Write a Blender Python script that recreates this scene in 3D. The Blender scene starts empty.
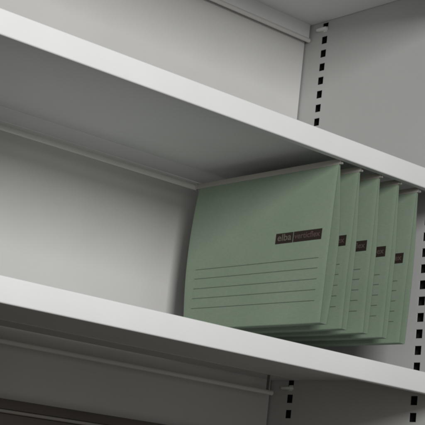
import bpy, bmesh, math, random
from mathutils import Vector, Matrix, noise

sc = bpy.context.scene
COL = sc.collection

# ------------------------------------------------------------------ metres, x along the shelves, y to the back, z up
XS = 0.3977            # inner face of the right side panel
XL = -0.56             # inner face of the left side panel
YB = 0.4239            # face of the back panel
PITCH = 0.0270         # slot spacing
SLOT_TOP = 0.3590      # centre of one slot
Y_SLOT_REAR, Y_SLOT_FRONT = 0.3738, 0.0860
SHELF_Z = {'top': 0.365, 'upper': 0.0, 'lower': -0.3143}

# ------------------------------------------------------------------ materials
def new_mat(name):
    m = bpy.data.materials.new(name); m.use_nodes = True
    nt = m.node_tree
    return m, nt, nt.nodes['Principled BSDF']

def paint(name, col, rough=0.45, spec=0.4, mottle=0.05, bump=0.06, scale=900):
    m, nt, b = new_mat(name)
    tc = nt.nodes.new('ShaderNodeTexCoord')
    n1 = nt.nodes.new('ShaderNodeTexNoise'); n1.inputs['Scale'].default_value = 9; n1.inputs['Detail'].default_value = 5
    n2 = nt.nodes.new('ShaderNodeTexNoise'); n2.inputs['Scale'].default_value = scale; n2.inputs['Detail'].default_value = 2
    for n in (n1, n2): nt.links.new(tc.outputs['Object'], n.inputs['Vector'])
    ramp = nt.nodes.new('ShaderNodeMixRGB'); ramp.blend_type = 'MIX'
    ramp.inputs[1].default_value = [c * (1 - mottle) for c in col] + [1]
    ramp.inputs[2].default_value = [min(1, c * (1 + mottle)) for c in col] + [1]
    nt.links.new(n1.outputs['Fac'], ramp.inputs[0])
    # thin rub marks and specks of wear in the coat
    mp = nt.nodes.new('ShaderNodeMapping'); mp.inputs['Scale'].default_value = (9, 70, 70); mp.inputs['Rotation'].default_value = (0, .25, .1)
    n3 = nt.nodes.new('ShaderNodeTexNoise'); n3.inputs['Scale'].default_value = 1.6; n3.inputs['Detail'].default_value = 6; n3.inputs['Roughness'].default_value = .7
    nt.links.new(tc.outputs['Object'], mp.inputs[0]); nt.links.new(mp.outputs[0], n3.inputs['Vector'])
    sr = nt.nodes.new('ShaderNodeValToRGB')
    sr.color_ramp.elements[0].position = .30; sr.color_ramp.elements[0].color = (.80, .79, .77, 1)
    sr.color_ramp.elements[1].position = .42; sr.color_ramp.elements[1].color = (1, 1, 1, 1)
    nt.links.new(n3.outputs['Fac'], sr.inputs[0])
    mu = nt.nodes.new('ShaderNodeMixRGB'); mu.blend_type = 'MULTIPLY'; mu.inputs[0].default_value = .12
    nt.links.new(ramp.outputs[0], mu.inputs[1]); nt.links.new(sr.outputs[0], mu.inputs[2])
    nt.links.new(mu.outputs[0], b.inputs['Base Color'])
    mr = nt.nodes.new('ShaderNodeMapRange')
    mr.inputs['To Min'].default_value = rough - 0.08; mr.inputs['To Max'].default_value = rough + 0.1
    nt.links.new(n1.outputs['Fac'], mr.inputs['Value'])
    nt.links.new(mr.outputs[0], b.inputs['Roughness'])
    bp = nt.nodes.new('ShaderNodeBump'); bp.inputs['Strength'].default_value = bump; bp.inputs['Distance'].default_value = 0.0006
    nt.links.new(n2.outputs['Fac'], bp.inputs['Height']); nt.links.new(bp.outputs[0], b.inputs['Normal'])
    b.inputs['Specular IOR Level'].default_value = spec
    return m

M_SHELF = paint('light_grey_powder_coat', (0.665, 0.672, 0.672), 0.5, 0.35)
M_PANEL = paint('shaded_panel_grey', (0.56, 0.557, 0.55), 0.5, 0.35)  # same grey paint as the shelves, darkened for the shade inside the cabinet
M_SIDE = paint('shaded_side_grey', (0.44, 0.445, 0.438), 0.5, 0.35)  # same grey again, darker because the sides catch less light
M_RAIL = paint('grey_rail_enamel', (0.56, 0.55, 0.53), 0.42, 0.45)
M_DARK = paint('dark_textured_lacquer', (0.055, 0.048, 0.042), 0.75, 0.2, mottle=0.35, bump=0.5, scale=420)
M_BASE = paint('bounce_brown_base', (0.30, 0.265, 0.22), 0.7, 0.2)  # unseen base, browned to bounce warm light into the lower bay
M_EDGE = paint('dull_edge_lacquer', (0.16, 0.15, 0.135), 0.6, 0.3)

def steel(name, col, rough):
    m, nt, b = new_mat(name)
    b.inputs['Base Color'].default_value = (*col, 1); b.inputs['Metallic'].default_value = 0.75
    tc = nt.nodes.new('ShaderNodeTexCoord'); mp = nt.nodes.new('ShaderNodeMapping'); mp.inputs['Scale'].default_value = (900, 12, 900)
    n = nt.nodes.new('ShaderNodeTexNoise'); n.inputs['Scale'].default_value = 1.0
    nt.links.new(tc.outputs['Object'], mp.inputs[0]); nt.links.new(mp.outputs[0], n.inputs['Vector'])
    mr = nt.nodes.new('ShaderNodeMapRange'); mr.inputs['To Min'].default_value = rough - .08; mr.inputs['To Max'].default_value = rough + .12
    nt.links.new(n.outputs['Fac'], mr.inputs['Value']); nt.links.new(mr.outputs[0], b.inputs['Roughness'])
    return m
M_BAR = paint('zinc_grey_bar', (0.33, 0.315, 0.285), 0.45, 0.5)
M_NIB = steel('bright_zinc', (0.60, 0.59, 0.57), 0.35)
M_CLIP = paint('clip_zinc', (0.72, 0.74, 0.72), 0.4, 0.5)

def card():
    m, nt, b = new_mat('grey_green_card')
    tc = nt.nodes.new('ShaderNodeTexCoord')
    n1 = nt.nodes.new('ShaderNodeTexNoise'); n1.inputs['Scale'].default_value = 14; n1.inputs['Detail'].default_value = 6
    mp = nt.nodes.new('ShaderNodeMapping'); mp.inputs['Scale'].default_value = (500, 160, 1400)
    n2 = nt.nodes.new('ShaderNodeTexNoise'); n2.inputs['Scale'].default_value = 1; n2.inputs['Detail'].default_value = 3
    nt.links.new(tc.outputs['Object'], n1.inputs['Vector']); nt.links.new(tc.outputs['Object'], mp.inputs[0]); nt.links.new(mp.outputs[0], n2.inputs['Vector'])
    ad = nt.nodes.new('ShaderNodeMath'); ad.operation = 'MULTIPLY_ADD'; ad.inputs[1].default_value = 0.6
    nt.links.new(n2.outputs['Fac'], ad.inputs[0]); 
    h = nt.nodes.new('ShaderNodeMath'); h.operation = 'MULTIPLY'; h.inputs[1].default_value = 0.4
    nt.links.new(n1.outputs['Fac'], h.inputs[0]); nt.links.new(h.outputs[0], ad.inputs[2])
    cr = nt.nodes.new('ShaderNodeValToRGB')
    cr.color_ramp.elements[0].position = 0.30; cr.color_ramp.elements[0].color = (0.205, 0.276, 0.203, 1)
    cr.color_ramp.elements[1].position = 0.72; cr.color_ramp.elements[1].color = (0.265, 0.333, 0.257, 1)
    nt.links.new(ad.outputs[0], cr.inputs[0]); nt.links.new(cr.outputs[0], b.inputs['Base Color'])
    b.inputs['Roughness'].default_value = 0.75; b.inputs['Specular IOR Level'].default_value = 0.2
    bp = nt.nodes.new('ShaderNodeBump'); bp.inputs['Strength'].default_value = 0.12; bp.inputs['Distance'].default_value = 0.0004
    nt.links.new(n2.outputs['Fac'], bp.inputs['Height']); nt.links.new(bp.outputs[0], b.inputs['Normal'])
    return m
M_CARD = card()

def flat(name, col, rough=0.7):
    m, nt, b = new_mat(name)
    n = nt.nodes.new('ShaderNodeTexNoise'); n.inputs['Scale'].default_value = 500
    tc = nt.nodes.new('ShaderNodeTexCoord'); nt.links.new(tc.outputs['Object'], n.inputs['Vector'])
    mx = nt.nodes.new('ShaderNodeMixRGB'); mx.inputs[1].default_value = [c * .8 for c in col] + [1]; mx.inputs[2].default_value = [c * 1.2 for c in col] + [1]
    nt.links.new(n.outputs['Fac'], mx.inputs[0]); nt.links.new(mx.outputs[0], b.inputs['Base Color'])
    b.inputs['Roughness'].default_value = rough; b.inputs['Specular IOR Level'].default_value = 0.2
    return m
M_INK = flat('dark_printing_ink', (0.030, 0.022, 0.017))
M_LINE = flat('ruled_line_ink', (0.088, 0.112, 0.086))
M_LETTER = flat('pale_lettering', (0.135, 0.125, 0.098))
M_LETTER2 = flat('reddish_lettering', (0.105, 0.075, 0.064))
M_CAVITY = flat('cavity_shade', (0.02, 0.02, 0.02), 0.9)  # near-black colour standing in for the shade inside the cavities

# ------------------------------------------------------------------ helpers
def box(bm, x0, x1, y0, y1, z0, z1):
    v = [bm.verts.new(p) for p in ((x0,y0,z0),(x1,y0,z0),(x1,y1,z0),(x0,y1,z0),(x0,y0,z1),(x1,y0,z1),(x1,y1,z1),(x0,y1,z1))]
    for f in ((0,3,2,1),(4,5,6,7),(0,1,5,4),(1,2,6,5),(2,3,7,6),(3,0,4,7)):
        bm.faces.new([v[i] for i in f])

def obj(name, bm, m, parent=None, smooth=True, bevel=0.0):
    me = bpy.data.meshes.new(name)
    if bevel:
        bmesh.ops.bevel(bm, geom=list(bm.edges), offset=bevel, segments=2, affect='EDGES', profile=0.5)
    bmesh.ops.recalc_face_normals(bm, faces=list(bm.faces))
    bm.to_mesh(me); bm.free()
    if smooth:
        for p in me.polygons: p.use_smooth = True
        me.set_sharp_from_angle(angle=math.radians(35))
    me.materials.append(m)
    o = bpy.data.objects.new(name, me); COL.objects.link(o)
    if parent: o.parent = parent
    return o

def thing(name, label, cat, loc=(0, 0, 0), group=None):
    o = bpy.data.objects.new(name, None); COL.objects.link(o)
    o.empty_display_size = 0.05
    o.location = loc; o['label'] = label; o['category'] = cat
    if group: o['group'] = group
    return o

def round_path(pts, radii, n=5):
    out = []
    for i, p in enumerate(pts):
        p = Vector(p)
        r = radii[i]
        if r <= 0 or i in (0, len(pts) - 1): out.append(p); continue
        a = (Vector(pts[i-1]) - p).normalized(); b = (Vector(pts[i+1]) - p).normalized()
        ang = a.angle(b); d = r / math.tan(ang / 2)
        s, e = p + a * d, p + b * d
        c = p + (a + b).normalized() * (r / math.sin(ang / 2))
        va, vb = s - c, e - c
        th = va.angle(vb)
        for k in range(n + 1):
            t = k / n
            out.append(c + (va * math.sin((1-t)*th) + vb * math.sin(t*th)) / math.sin(th))
    return out

def sheet(bm, path, thick, x0, x1, nx=1):
    """a folded sheet: polyline (y,z) thickened to its right-hand side and swept from x0 to x1"""
    L = []; R = []
    for i, p in enumerate(path):
        t = Vector((0, 0))
        if i > 0: t += (p - path[i-1]).normalized()
        if i < len(path)-1: t += (path[i+1] - p).normalized()
        t.normalize(); n = Vector((t.y, -t.x))
        L.append(p); R.append(p + n * thick)
    ring = L + R[::-1]
    rows = []
    for k in range(nx + 1):
        x = x0 + (x1 - x0) * k / nx
        rows.append([bm.verts.new((x, q.x, q.y)) for q in ring])
    m = len(ring)
    for k in range(nx):
        for i in range(m):
            j = (i + 1) % m
            bm.faces.new((rows[k][i], rows[k][j], rows[k+1][j], rows[k+1][i]))
    h = len(path)
    for row in (rows[0], rows[-1]):
        for i in range(h - 1):
            bm.faces.new((row[i], row[i+1], row[m-2-i], row[m-1-i]))

def tube(bm, p0, p1, r, n=16, cap_round=True):
    p0, p1 = Vector(p0), Vector(p1); d = (p1 - p0).normalized()
    u = d.orthogonal().normalized(); w = d.cross(u)
    stations = [(p0, r*.75), (p0 + d*r*.25, r), (p1 - d*r*.25, r), (p1, r*.75)] if cap_round else [(p0, r), (p1, r)]
    rings = [[bm.verts.new(c + (u*math.cos(2*math.pi*i/n) + w*math.sin(2*math.pi*i/n))*rr) for i in range(n)] for c, rr in stations]
    for a, b in zip(rings, rings[1:]):
        for i in range(n): bm.faces.new((a[i], a[(i+1)%n], b[(i+1)%n], b[i]))
    bm.faces.new(rings[0][::-1]); bm.faces.new(rings[-1])

# ------------------------------------------------------------------ the cabinet
Z0, Z1 = -0.68, 0.80
cab = thing('steel_cabinet', 'light grey steel cabinet with slotted side panel that holds the shelves', 'cabinet', (0, 0, 0))

# back panel: a pressed sheet, its right edge a few millimetres short of the side panel
bm = bmesh.new(); box(bm, XL + .003, XS - .0035, YB, YB + .0012, Z0 + .01, Z1 - .01); obj('back_panel', bm, M_PANEL, cab, smooth=False)
# outer back and outer skins keep the cavities behind the slots dark
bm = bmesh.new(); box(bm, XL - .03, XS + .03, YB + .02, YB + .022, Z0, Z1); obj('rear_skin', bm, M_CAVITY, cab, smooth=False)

def slotted_panel(bm, x, thick, sign):
    ys = [-0.022, Y_SLOT_FRONT - .0072, Y_SLOT_FRONT + .0072, Y_SLOT_REAR - .0072, Y_SLOT_REAR + .0072, YB + .019]
    zs = [Z0]
    k = int((Z1 - SLOT_TOP) / PITCH) - 1
    cs = []
    while True:
        c = SLOT_TOP + k * PITCH
        if c < Z0 + .03: break
        cs.append(c); k -= 1
    for c in sorted(cs): zs += [c - .0074, c + .0074]
    zs.append(Z1)
    hole = lambda i, j: i in (1, 3) and j % 2 == 1
    V = {}
    def v(i, j, s):
        if (i, j, s) not in V: V[(i, j, s)] = bm.verts.new((x + s*thick*sign, ys[i], zs[j]))
        return V[(i, j, s)]
    ni, nj = len(ys) - 1, len(zs) - 1
    for i in range(ni):
        for j in range(nj):
            if hole(i, j):
                c = [(i,j),(i+1,j),(i+1,j+1),(i,j+1)]
                for a, b in zip(c, c[1:] + c[:1]):
                    bm.faces.new((v(*a,0), v(*b,0), v(*b,1), v(*a,1)))
                continue
            for s in (0, 1):
                bm.faces.new((v(i,j,s), v(i+1,j,s), v(i+1,j+1,s), v(i,j+1,s)))
    for i in range(ni):
        for j in (0, nj): bm.faces.new((v(i,j,0), v(i+1,j,0), v(i+1,j,1), v(i,j,1)))
    for j in range(nj):
        for i in (0, ni): bm.faces.new((v(i,j,0), v(i,j+1,0), v(i,j+1,1), v(i,j,1)))

for x, s in ((XS, 1), (XL, -1)):
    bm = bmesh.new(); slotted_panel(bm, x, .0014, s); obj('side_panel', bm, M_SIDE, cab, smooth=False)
    bm = bmesh.new()
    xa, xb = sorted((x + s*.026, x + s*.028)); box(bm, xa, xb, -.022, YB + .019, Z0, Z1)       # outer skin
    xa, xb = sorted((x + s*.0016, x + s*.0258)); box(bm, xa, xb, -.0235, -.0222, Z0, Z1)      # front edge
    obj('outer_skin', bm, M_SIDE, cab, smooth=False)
    bm = bmesh.new(); xa, xb = sorted((x + s*.014, x + s*.015)); box(bm, xa, xb, -.0215, YB + .018, Z0 + .001, Z1 - .001)  # added black sheet, paints the dark seen through the slots
    obj('cavity_shade_sheet', bm, M_CAVITY, cab, smooth=False)
for z in (Z0 - .0012, Z1):
    bm = bmesh.new(); box(bm, XL - .03, XS + .03, -.022, YB + .02, z, z + .0012)
    obj('base_panel' if z < 0 else 'roof_panel', bm, M_BASE if z < 0 else M_PANEL, cab, smooth=False)

# unseen board added above the opening to shade the top of the upper bay
bm = bmesh.new(); box(bm, XL + .001, XS - .001, -.020, -.003, .338, Z1 - .001); obj('shade_board', bm, M_SIDE, cab, bevel=.0015)

# dark cross rail low on the back of the lower bay, a lighter bead along its foot
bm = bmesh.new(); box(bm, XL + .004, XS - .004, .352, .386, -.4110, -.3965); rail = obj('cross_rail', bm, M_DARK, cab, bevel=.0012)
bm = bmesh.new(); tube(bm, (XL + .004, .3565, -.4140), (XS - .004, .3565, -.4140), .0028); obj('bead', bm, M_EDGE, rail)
bm = bmesh.new(); box(bm, XL + .004, XS - .004, .360, .386, Z0 + .002, -.4113); obj('shade_infill', bm, M_DARK, rail, bevel=.001)  # dark infill carried down to the base, added to cut bounce light

# the cabinet's empty stands at its base
cab.location.z = Z0
for ch in cab.children: ch.location.z -= Z0

# ------------------------------------------------------------------ shelves
def shelf(key, label, y_rail, rail_drop, rail_end, fillet):
    z = SHELF_Z[key]
    t = thing('steel_shelf', label, 'shelf', (0, 0, z), 'steel shelves in the cabinet')
    xa, xb = XL + .0015, XS - .0012
    T = .0011
    bm = bmesh.new()
    box(bm, xa, xb, .0045, YB - .003, .0312, .0323)
    obj('deck', bm, M_SHELF, t, smooth=False)
    # front lip: folded face 32 mm high with a short return underneath and an upturned hem
    path = [(.0045, .0323), (.0, .0323), (.0, .0), (.0125, .0), (.0125, .0048)]
    bm = bmesh.new()
    sheet(bm, [p for p in round_path(path, [0, .0022, .0022, .0012, 0])][::-1], T, xa, xb)
    obj('front_lip', bm, M_SHELF, t)
    if fillet is None:
        # folded rear flange ending in a rounded bead
        bm = bmesh.new(); box(bm, xa + .045, rail_end - .003, y_rail, y_rail + .0012, .0328 - rail_drop, .0310)
        obj('rear_flange', bm, M_SHELF, t, smooth=False)
    else:
        # doubled hem along the back and thin tabs that carry a round hanging rail
        bm = bmesh.new(); box(bm, xa, xb, y_rail - .004, YB - .0035, .0307, .0311)
        obj('rear_hem', bm, M_SHELF, t, smooth=False)
        for xt in (rail_end - .012, xa + .05):
            bm = bmesh.new(); box(bm, xt - .0006, xt + .0006, y_rail - .002, y_rail + .004, .0308 - rail_drop, .0297)
            obj('rail_tab', bm, M_EDGE, t, smooth=False)
    bm = bmesh.new(); tube(bm, (xa + .045, y_rail + .001, .031 - rail_drop), (rail_end, y_rail + .001, .031 - rail_drop), .0043)
    obj('rear_rail', bm, M_RAIL, t)
    return t

shelf('top', 'grey steel shelf topmost in the cabinet, seen only from below', .4110, .0315, XS - .0022, None)
shelf('upper', 'grey steel shelf with five green folders under it', .3540, .0310, .3375, .0080)
shelf('lower', 'light grey steel shelf just below the hanging green folders', .3540, .0310, .3375, .0080)

# shelf clips hooked into the rear slots under the top and the lower shelf
def clip(z, label):
    t = thing('shelf_clip', label, 'clip', (XS, Y_SLOT_REAR, z), 'shelf clips in the rear slots')
    bm = bmesh.new(); box(bm, -.0085, -.0004, -.0085, .0165, -.0055, -.0005); obj('tongue', bm, M_CLIP, t, bevel=.0009)
    bm = bmesh.new(); box(bm, -.0003, .008, -.0048, .0048, -.0070, .0030); obj('hook', bm, M_CLIP, t, bevel=.0008)
    return t
clip(SLOT_TOP + PITCH - .0035, 'small pale metal clip in the slot column under the topmost shelf')
clip(SLOT_TOP - 24*PITCH - .006, 'small dull metal clip in the dark bay under the lower shelf')

# ------------------------------------------------------------------ hanging folders
def text_mesh(body, size):
    cu = bpy.data.curves.new('lettering', 'FONT'); cu.body = body; cu.size = size; cu.offset = size * 0.012
    o = bpy.data.objects.new('lettering', cu); COL.objects.link(o)
    bpy.context.view_layer.update()
    dg = bpy.context.evaluated_depsgraph_get()
    me = bpy.data.meshes.new_from_object(o.evaluated_get(dg))
    bpy.data.objects.remove(o); bpy.data.curves.remove(cu)
    return me

Z_TOP, Z_BOT = -.0035, -.2435
def smooth01(t): t = max(0, min(1, t)); return t*t*(3 - 2*t)

OPEN = [(.0105, .0062), (.0042, .0050), (.0040, .0055), (.0036, .0050), (.0042, .0062)]   # how far each right leaf stands off, half way down and at the fold
def make_folder(i, label, seed):
    rnd = random.Random(seed)
    spread = .0073 if i == 0 else .0052 + rnd.uniform(-.0006, .0008)
    skew = rnd.uniform(-.0015, .0015) if i else 0
    bow = rnd.uniform(.0005, .0022)
    dz = rnd.uniform(-.0012, .0012) if i else 0
    t = thing('hanging_folder', label, 'folder', (.1151 + i*.0436 + rnd.uniform(-.0006, .0006)*(i > 0), 0, dz), 'green hanging folders under the shelf')
    if i: t.rotation_euler = (0, math.radians((0, .15, -.1, .35, .9)[i]), math.radians(rnd.uniform(-.5, .5)))
    off = Vector((seed*3.1, 0, 0))
    def wob(y, z, s): return .0009 * noise.noise(Vector((y*9, z*9, s*5)) + off)
    def lx(y, z, s):
        """x of the leaf; s=-1 left leaf, +1 right leaf"""
        f = (Z_TOP - z) / (Z_TOP - Z_BOT)
        g = .0009 + (spread - .0009) * (math.sin(min(1, f*1.25) * math.pi/2) ** .8)
        b = bow * math.sin(math.pi * f) * (1 + .5*math.cos(y*16)) 
        lift = .0012 * f * math.sin((y - .02) * 9)
        if s > 0:
            mid, bot = OPEN[i]
            k = bot - .0009
            g = .0009 + k*f + (mid - .0009 - .6*k)/.951*math.sin(math.pi*f)
        return s*g - s*(-b)*.55 + (skew - .0020)*f + lift*.5 + wob(y, z, s)*f
    def yf(z): 
        f = (Z_TOP - z) / (Z_TOP - Z_BOT); return .0165 - .0020*smooth01(f*2) + .0035*max(0, f - .35)**1.3/.57
    def yr(z):
        f = (Z_TOP - z) / (Z_TOP - Z_BOT); return (.3395) + .0040*math.sin(math.pi*min(1, f*1.02)) - .0095*f*f
    # U profile: left leaf, base, right leaf
    NY, NZ, NBASE, RB = 36, 26, 10, .0016
    bm = bmesh.new(); rows = []
    zs = [Z_TOP + (Z_BOT + RB - Z_TOP) * k / NZ for k in range(NZ + 1)]
    prof = [(z, -1) for z in zs]
    grid = []
    for c in range(NY + 1):
        u = c / NY
        colv = []
        for z in zs:
            y = yf(z) + (yr(z) - yf(z)) * u
            colv.append((lx(y, z, -1), y, z))
        zb = Z_BOT + RB
        y = yf(zb) + (yr(zb) - yf(zb)) * u
        xl, xr = lx(y, zb, -1), lx(y, zb, 1)
        for k in range(1, NBASE):
            a = k / NBASE
            if a < .3: th = a/.3*math.pi/2; px = xl + RB*(1 - math.cos(th)); pz = zb - RB*math.sin(th)
            elif a > .7: th = (1-a)/.3*math.pi/2; px = xr - RB*(1 - math.cos(th)); pz = zb - RB*math.sin(th)
            else: q = (a-.3)/.4; px = xl + RB + (xr - xl - 2*RB)*q; pz = zb - RB
            colv.append((px, y, pz))
        for z in zs[::-1]:
            y = yf(z) + (yr(z) - yf(z)) * u
            colv.append((lx(y, z, 1), y, z))
        grid.append([bm.verts.new(p) for p in colv])
    for a, b in zip(grid, grid[1:]):
        for k in range(len(a) - 1): bm.faces.new((a[k], a[k+1], b[k+1], b[k]))
    o = obj('card_sleeve', bm, M_CARD, t)
    for p in o.data.polygons: p.use_smooth = True
    sm = o.modifiers.new('thickness', 'SOLIDIFY'); sm.thickness = .0007; sm.offset = 0
    wn = o.modifiers.new('normals', 'WEIGHTED_NORMAL'); wn.weight = 80; wn.keep_sharp = True
    OUT = .00050
    def strip(bm, ya, yb, za, zb, ny, nz=1, out=OUT):
        g = [[bm.verts.new((lx(ya + (yb-ya)*c/ny, za + (zb-za)*r/nz, -1) - out, ya + (yb-ya)*c/ny, za + (zb-za)*r/nz)) for r in range(nz+1)] for c in range(ny+1)]
        for a, b in zip(g, g[1:]):
            for r in range(nz): bm.faces.new((a[r], a[r+1], b[r+1], b[r]))
    # ruled lines
    bm = bmesh.new()
    for z in (-.1462, -.1615, -.1778, -.1938, -.2100):
        strip(bm, .0335, .3155, z - .00048, z + .00048, 48)
    obj('ruled_lines', bm, M_LINE, t, smooth=False)
    # dark printed label in two blocks with a thin gap between them
    bm = bmesh.new()
    ly = -.003 if i == 0 else -.0095 + rnd.uniform(-.0008, .0008)
    strip(bm, .1350 + ly, .0968 + ly, -.1183, -.1018, 8, 3); strip(bm, .0957 + ly, .0352 + ly, -.1183, -.1018, 12, 3)
    lab = obj('printed_label', bm, M_INK, t, smooth=False)
    for body, size, y_left, zb, m in (('elba', .0150, .1310, -.1137, M_LETTER), ('verticflex', .0125, .0932, -.1132, M_LETTER2)):
        me = text_mesh(body, size)
        w = max(v.co.x for v in me.vertices)
        target = .031 if body == 'elba' else .0545
        for v in me.vertices:
            y = y_left + ly - v.co.x * target / w; z = zb + v.co.y
            v.co = (lx(y, z, -1) - OUT - .00025, y, z)
        me.materials.clear(); me.materials.append(m)
        lo = bpy.data.objects.new('lettering', me); COL.objects.link(lo); lo.parent = lab
    # steel bar the card hangs from, channel section, with hooked ends
    bm = bmesh.new(); box(bm, -.0022, .0022, .0150, .3480, -.0046, .0042); obj('hanging_bar', bm, M_BAR, t, bevel=.0011)
    # front nib: tongue over the hem of the shelf's lip, bright tip below it
    bm = bmesh.new(); box(bm, -.0019, .0019, .0139, .0152, -.0042, .0070); box(bm, -.0020, .0020, .0060, .0139, .0052, .0068)
    box(bm, -.0016, .0016, .0105, .0152, -.0046, -.0018)
    obj('hook', bm, M_NIB, t, bevel=.0005)
    bm = bmesh.new(); box(bm, -.0024, .0024, .3475, .3497, -.0062, .0064); 
    obj('hook', bm, M_NIB, t, bevel=.0005)
    return t

FL = ['green hanging folder in front of the others, its whole ruled face in view',
      'green hanging folder directly behind the front one, second from the left',
      'green hanging folder in the middle of the row of five',
      'green hanging folder second from the right, its dark label end showing',
      'rightmost green hanging folder, next to the slotted side panel']
for i in range(5): make_folder(i, FL[i], 11 + i)

# ------------------------------------------------------------------ camera
CAM = Vector((-1.2014, -1.3144, -.5183)); yaw, pit, rol, f = .6840, .2215, .1127, 1304.02
import json
fw = Vector((math.sin(yaw)*math.cos(pit), math.cos(yaw)*math.cos(pit), math.sin(pit)))
rt = Vector((math.cos(yaw), -math.sin(yaw), 0)); up = rt.cross(fw)
rt2 = rt*math.cos(rol) + up*math.sin(rol); up2 = -rt*math.sin(rol) + up*math.cos(rol)
cd = bpy.data.cameras.new('camera'); cam = bpy.data.objects.new('camera', cd); COL.objects.link(cam)
cam.matrix_world = Matrix(((rt2.x, up2.x, -fw.x, CAM.x), (rt2.y, up2.y, -fw.y, CAM.y), (rt2.z, up2.z, -fw.z, CAM.z), (0, 0, 0, 1)))
cd.sensor_width = 36; cd.lens = f / 425 * 36; cd.clip_start = .05; cd.clip_end = 100
sc.camera = cam
sc.cycles.pixel_filter_type = 'BLACKMAN_HARRIS'; sc.cycles.filter_width = 2.4

# ------------------------------------------------------------------ light: one soft lamp in front, above and a little left; added low fill; dim room
w = bpy.data.worlds.new('World'); sc.world = w; w.use_nodes = True
bg = w.node_tree.nodes['Background']; bg.inputs[0].default_value = (.99, 1.0, .97, 1); bg.inputs[1].default_value = .05

def area(name, az, el, dist, size, size_y, power, col):
    L = bpy.data.lights.new(name, 'AREA'); L.shape = 'RECTANGLE'; L.size = size; L.size_y = size_y; L.energy = power; L.color = col
    o = bpy.data.objects.new(name, L); COL.objects.link(o)
    tgt = Vector((.05, .2, -.1)); az, el = math.radians(az), math.radians(el)
    d = Vector((-math.sin(az)*math.cos(el), -math.cos(az)*math.cos(el), math.sin(el)))
    o.location = tgt + d*dist
    o.rotation_euler = (-d).to_track_quat('-Z', 'Y').to_euler()
    return o
area('soft_lamp', 26, 12, 2.5, .52, .68, 48.5, (1, .995, .98))
area('fill_light', 34, -5, 3.2, 1.8, 1.4, 15, (1, .97, .91))  # added warm fill from low in front, lifts the lower bay

vs = sc.view_settings; vs.view_transform = 'Standard'; vs.look = 'None'; vs.exposure = 0; vs.gamma = 1; vs.use_curve_mapping = False
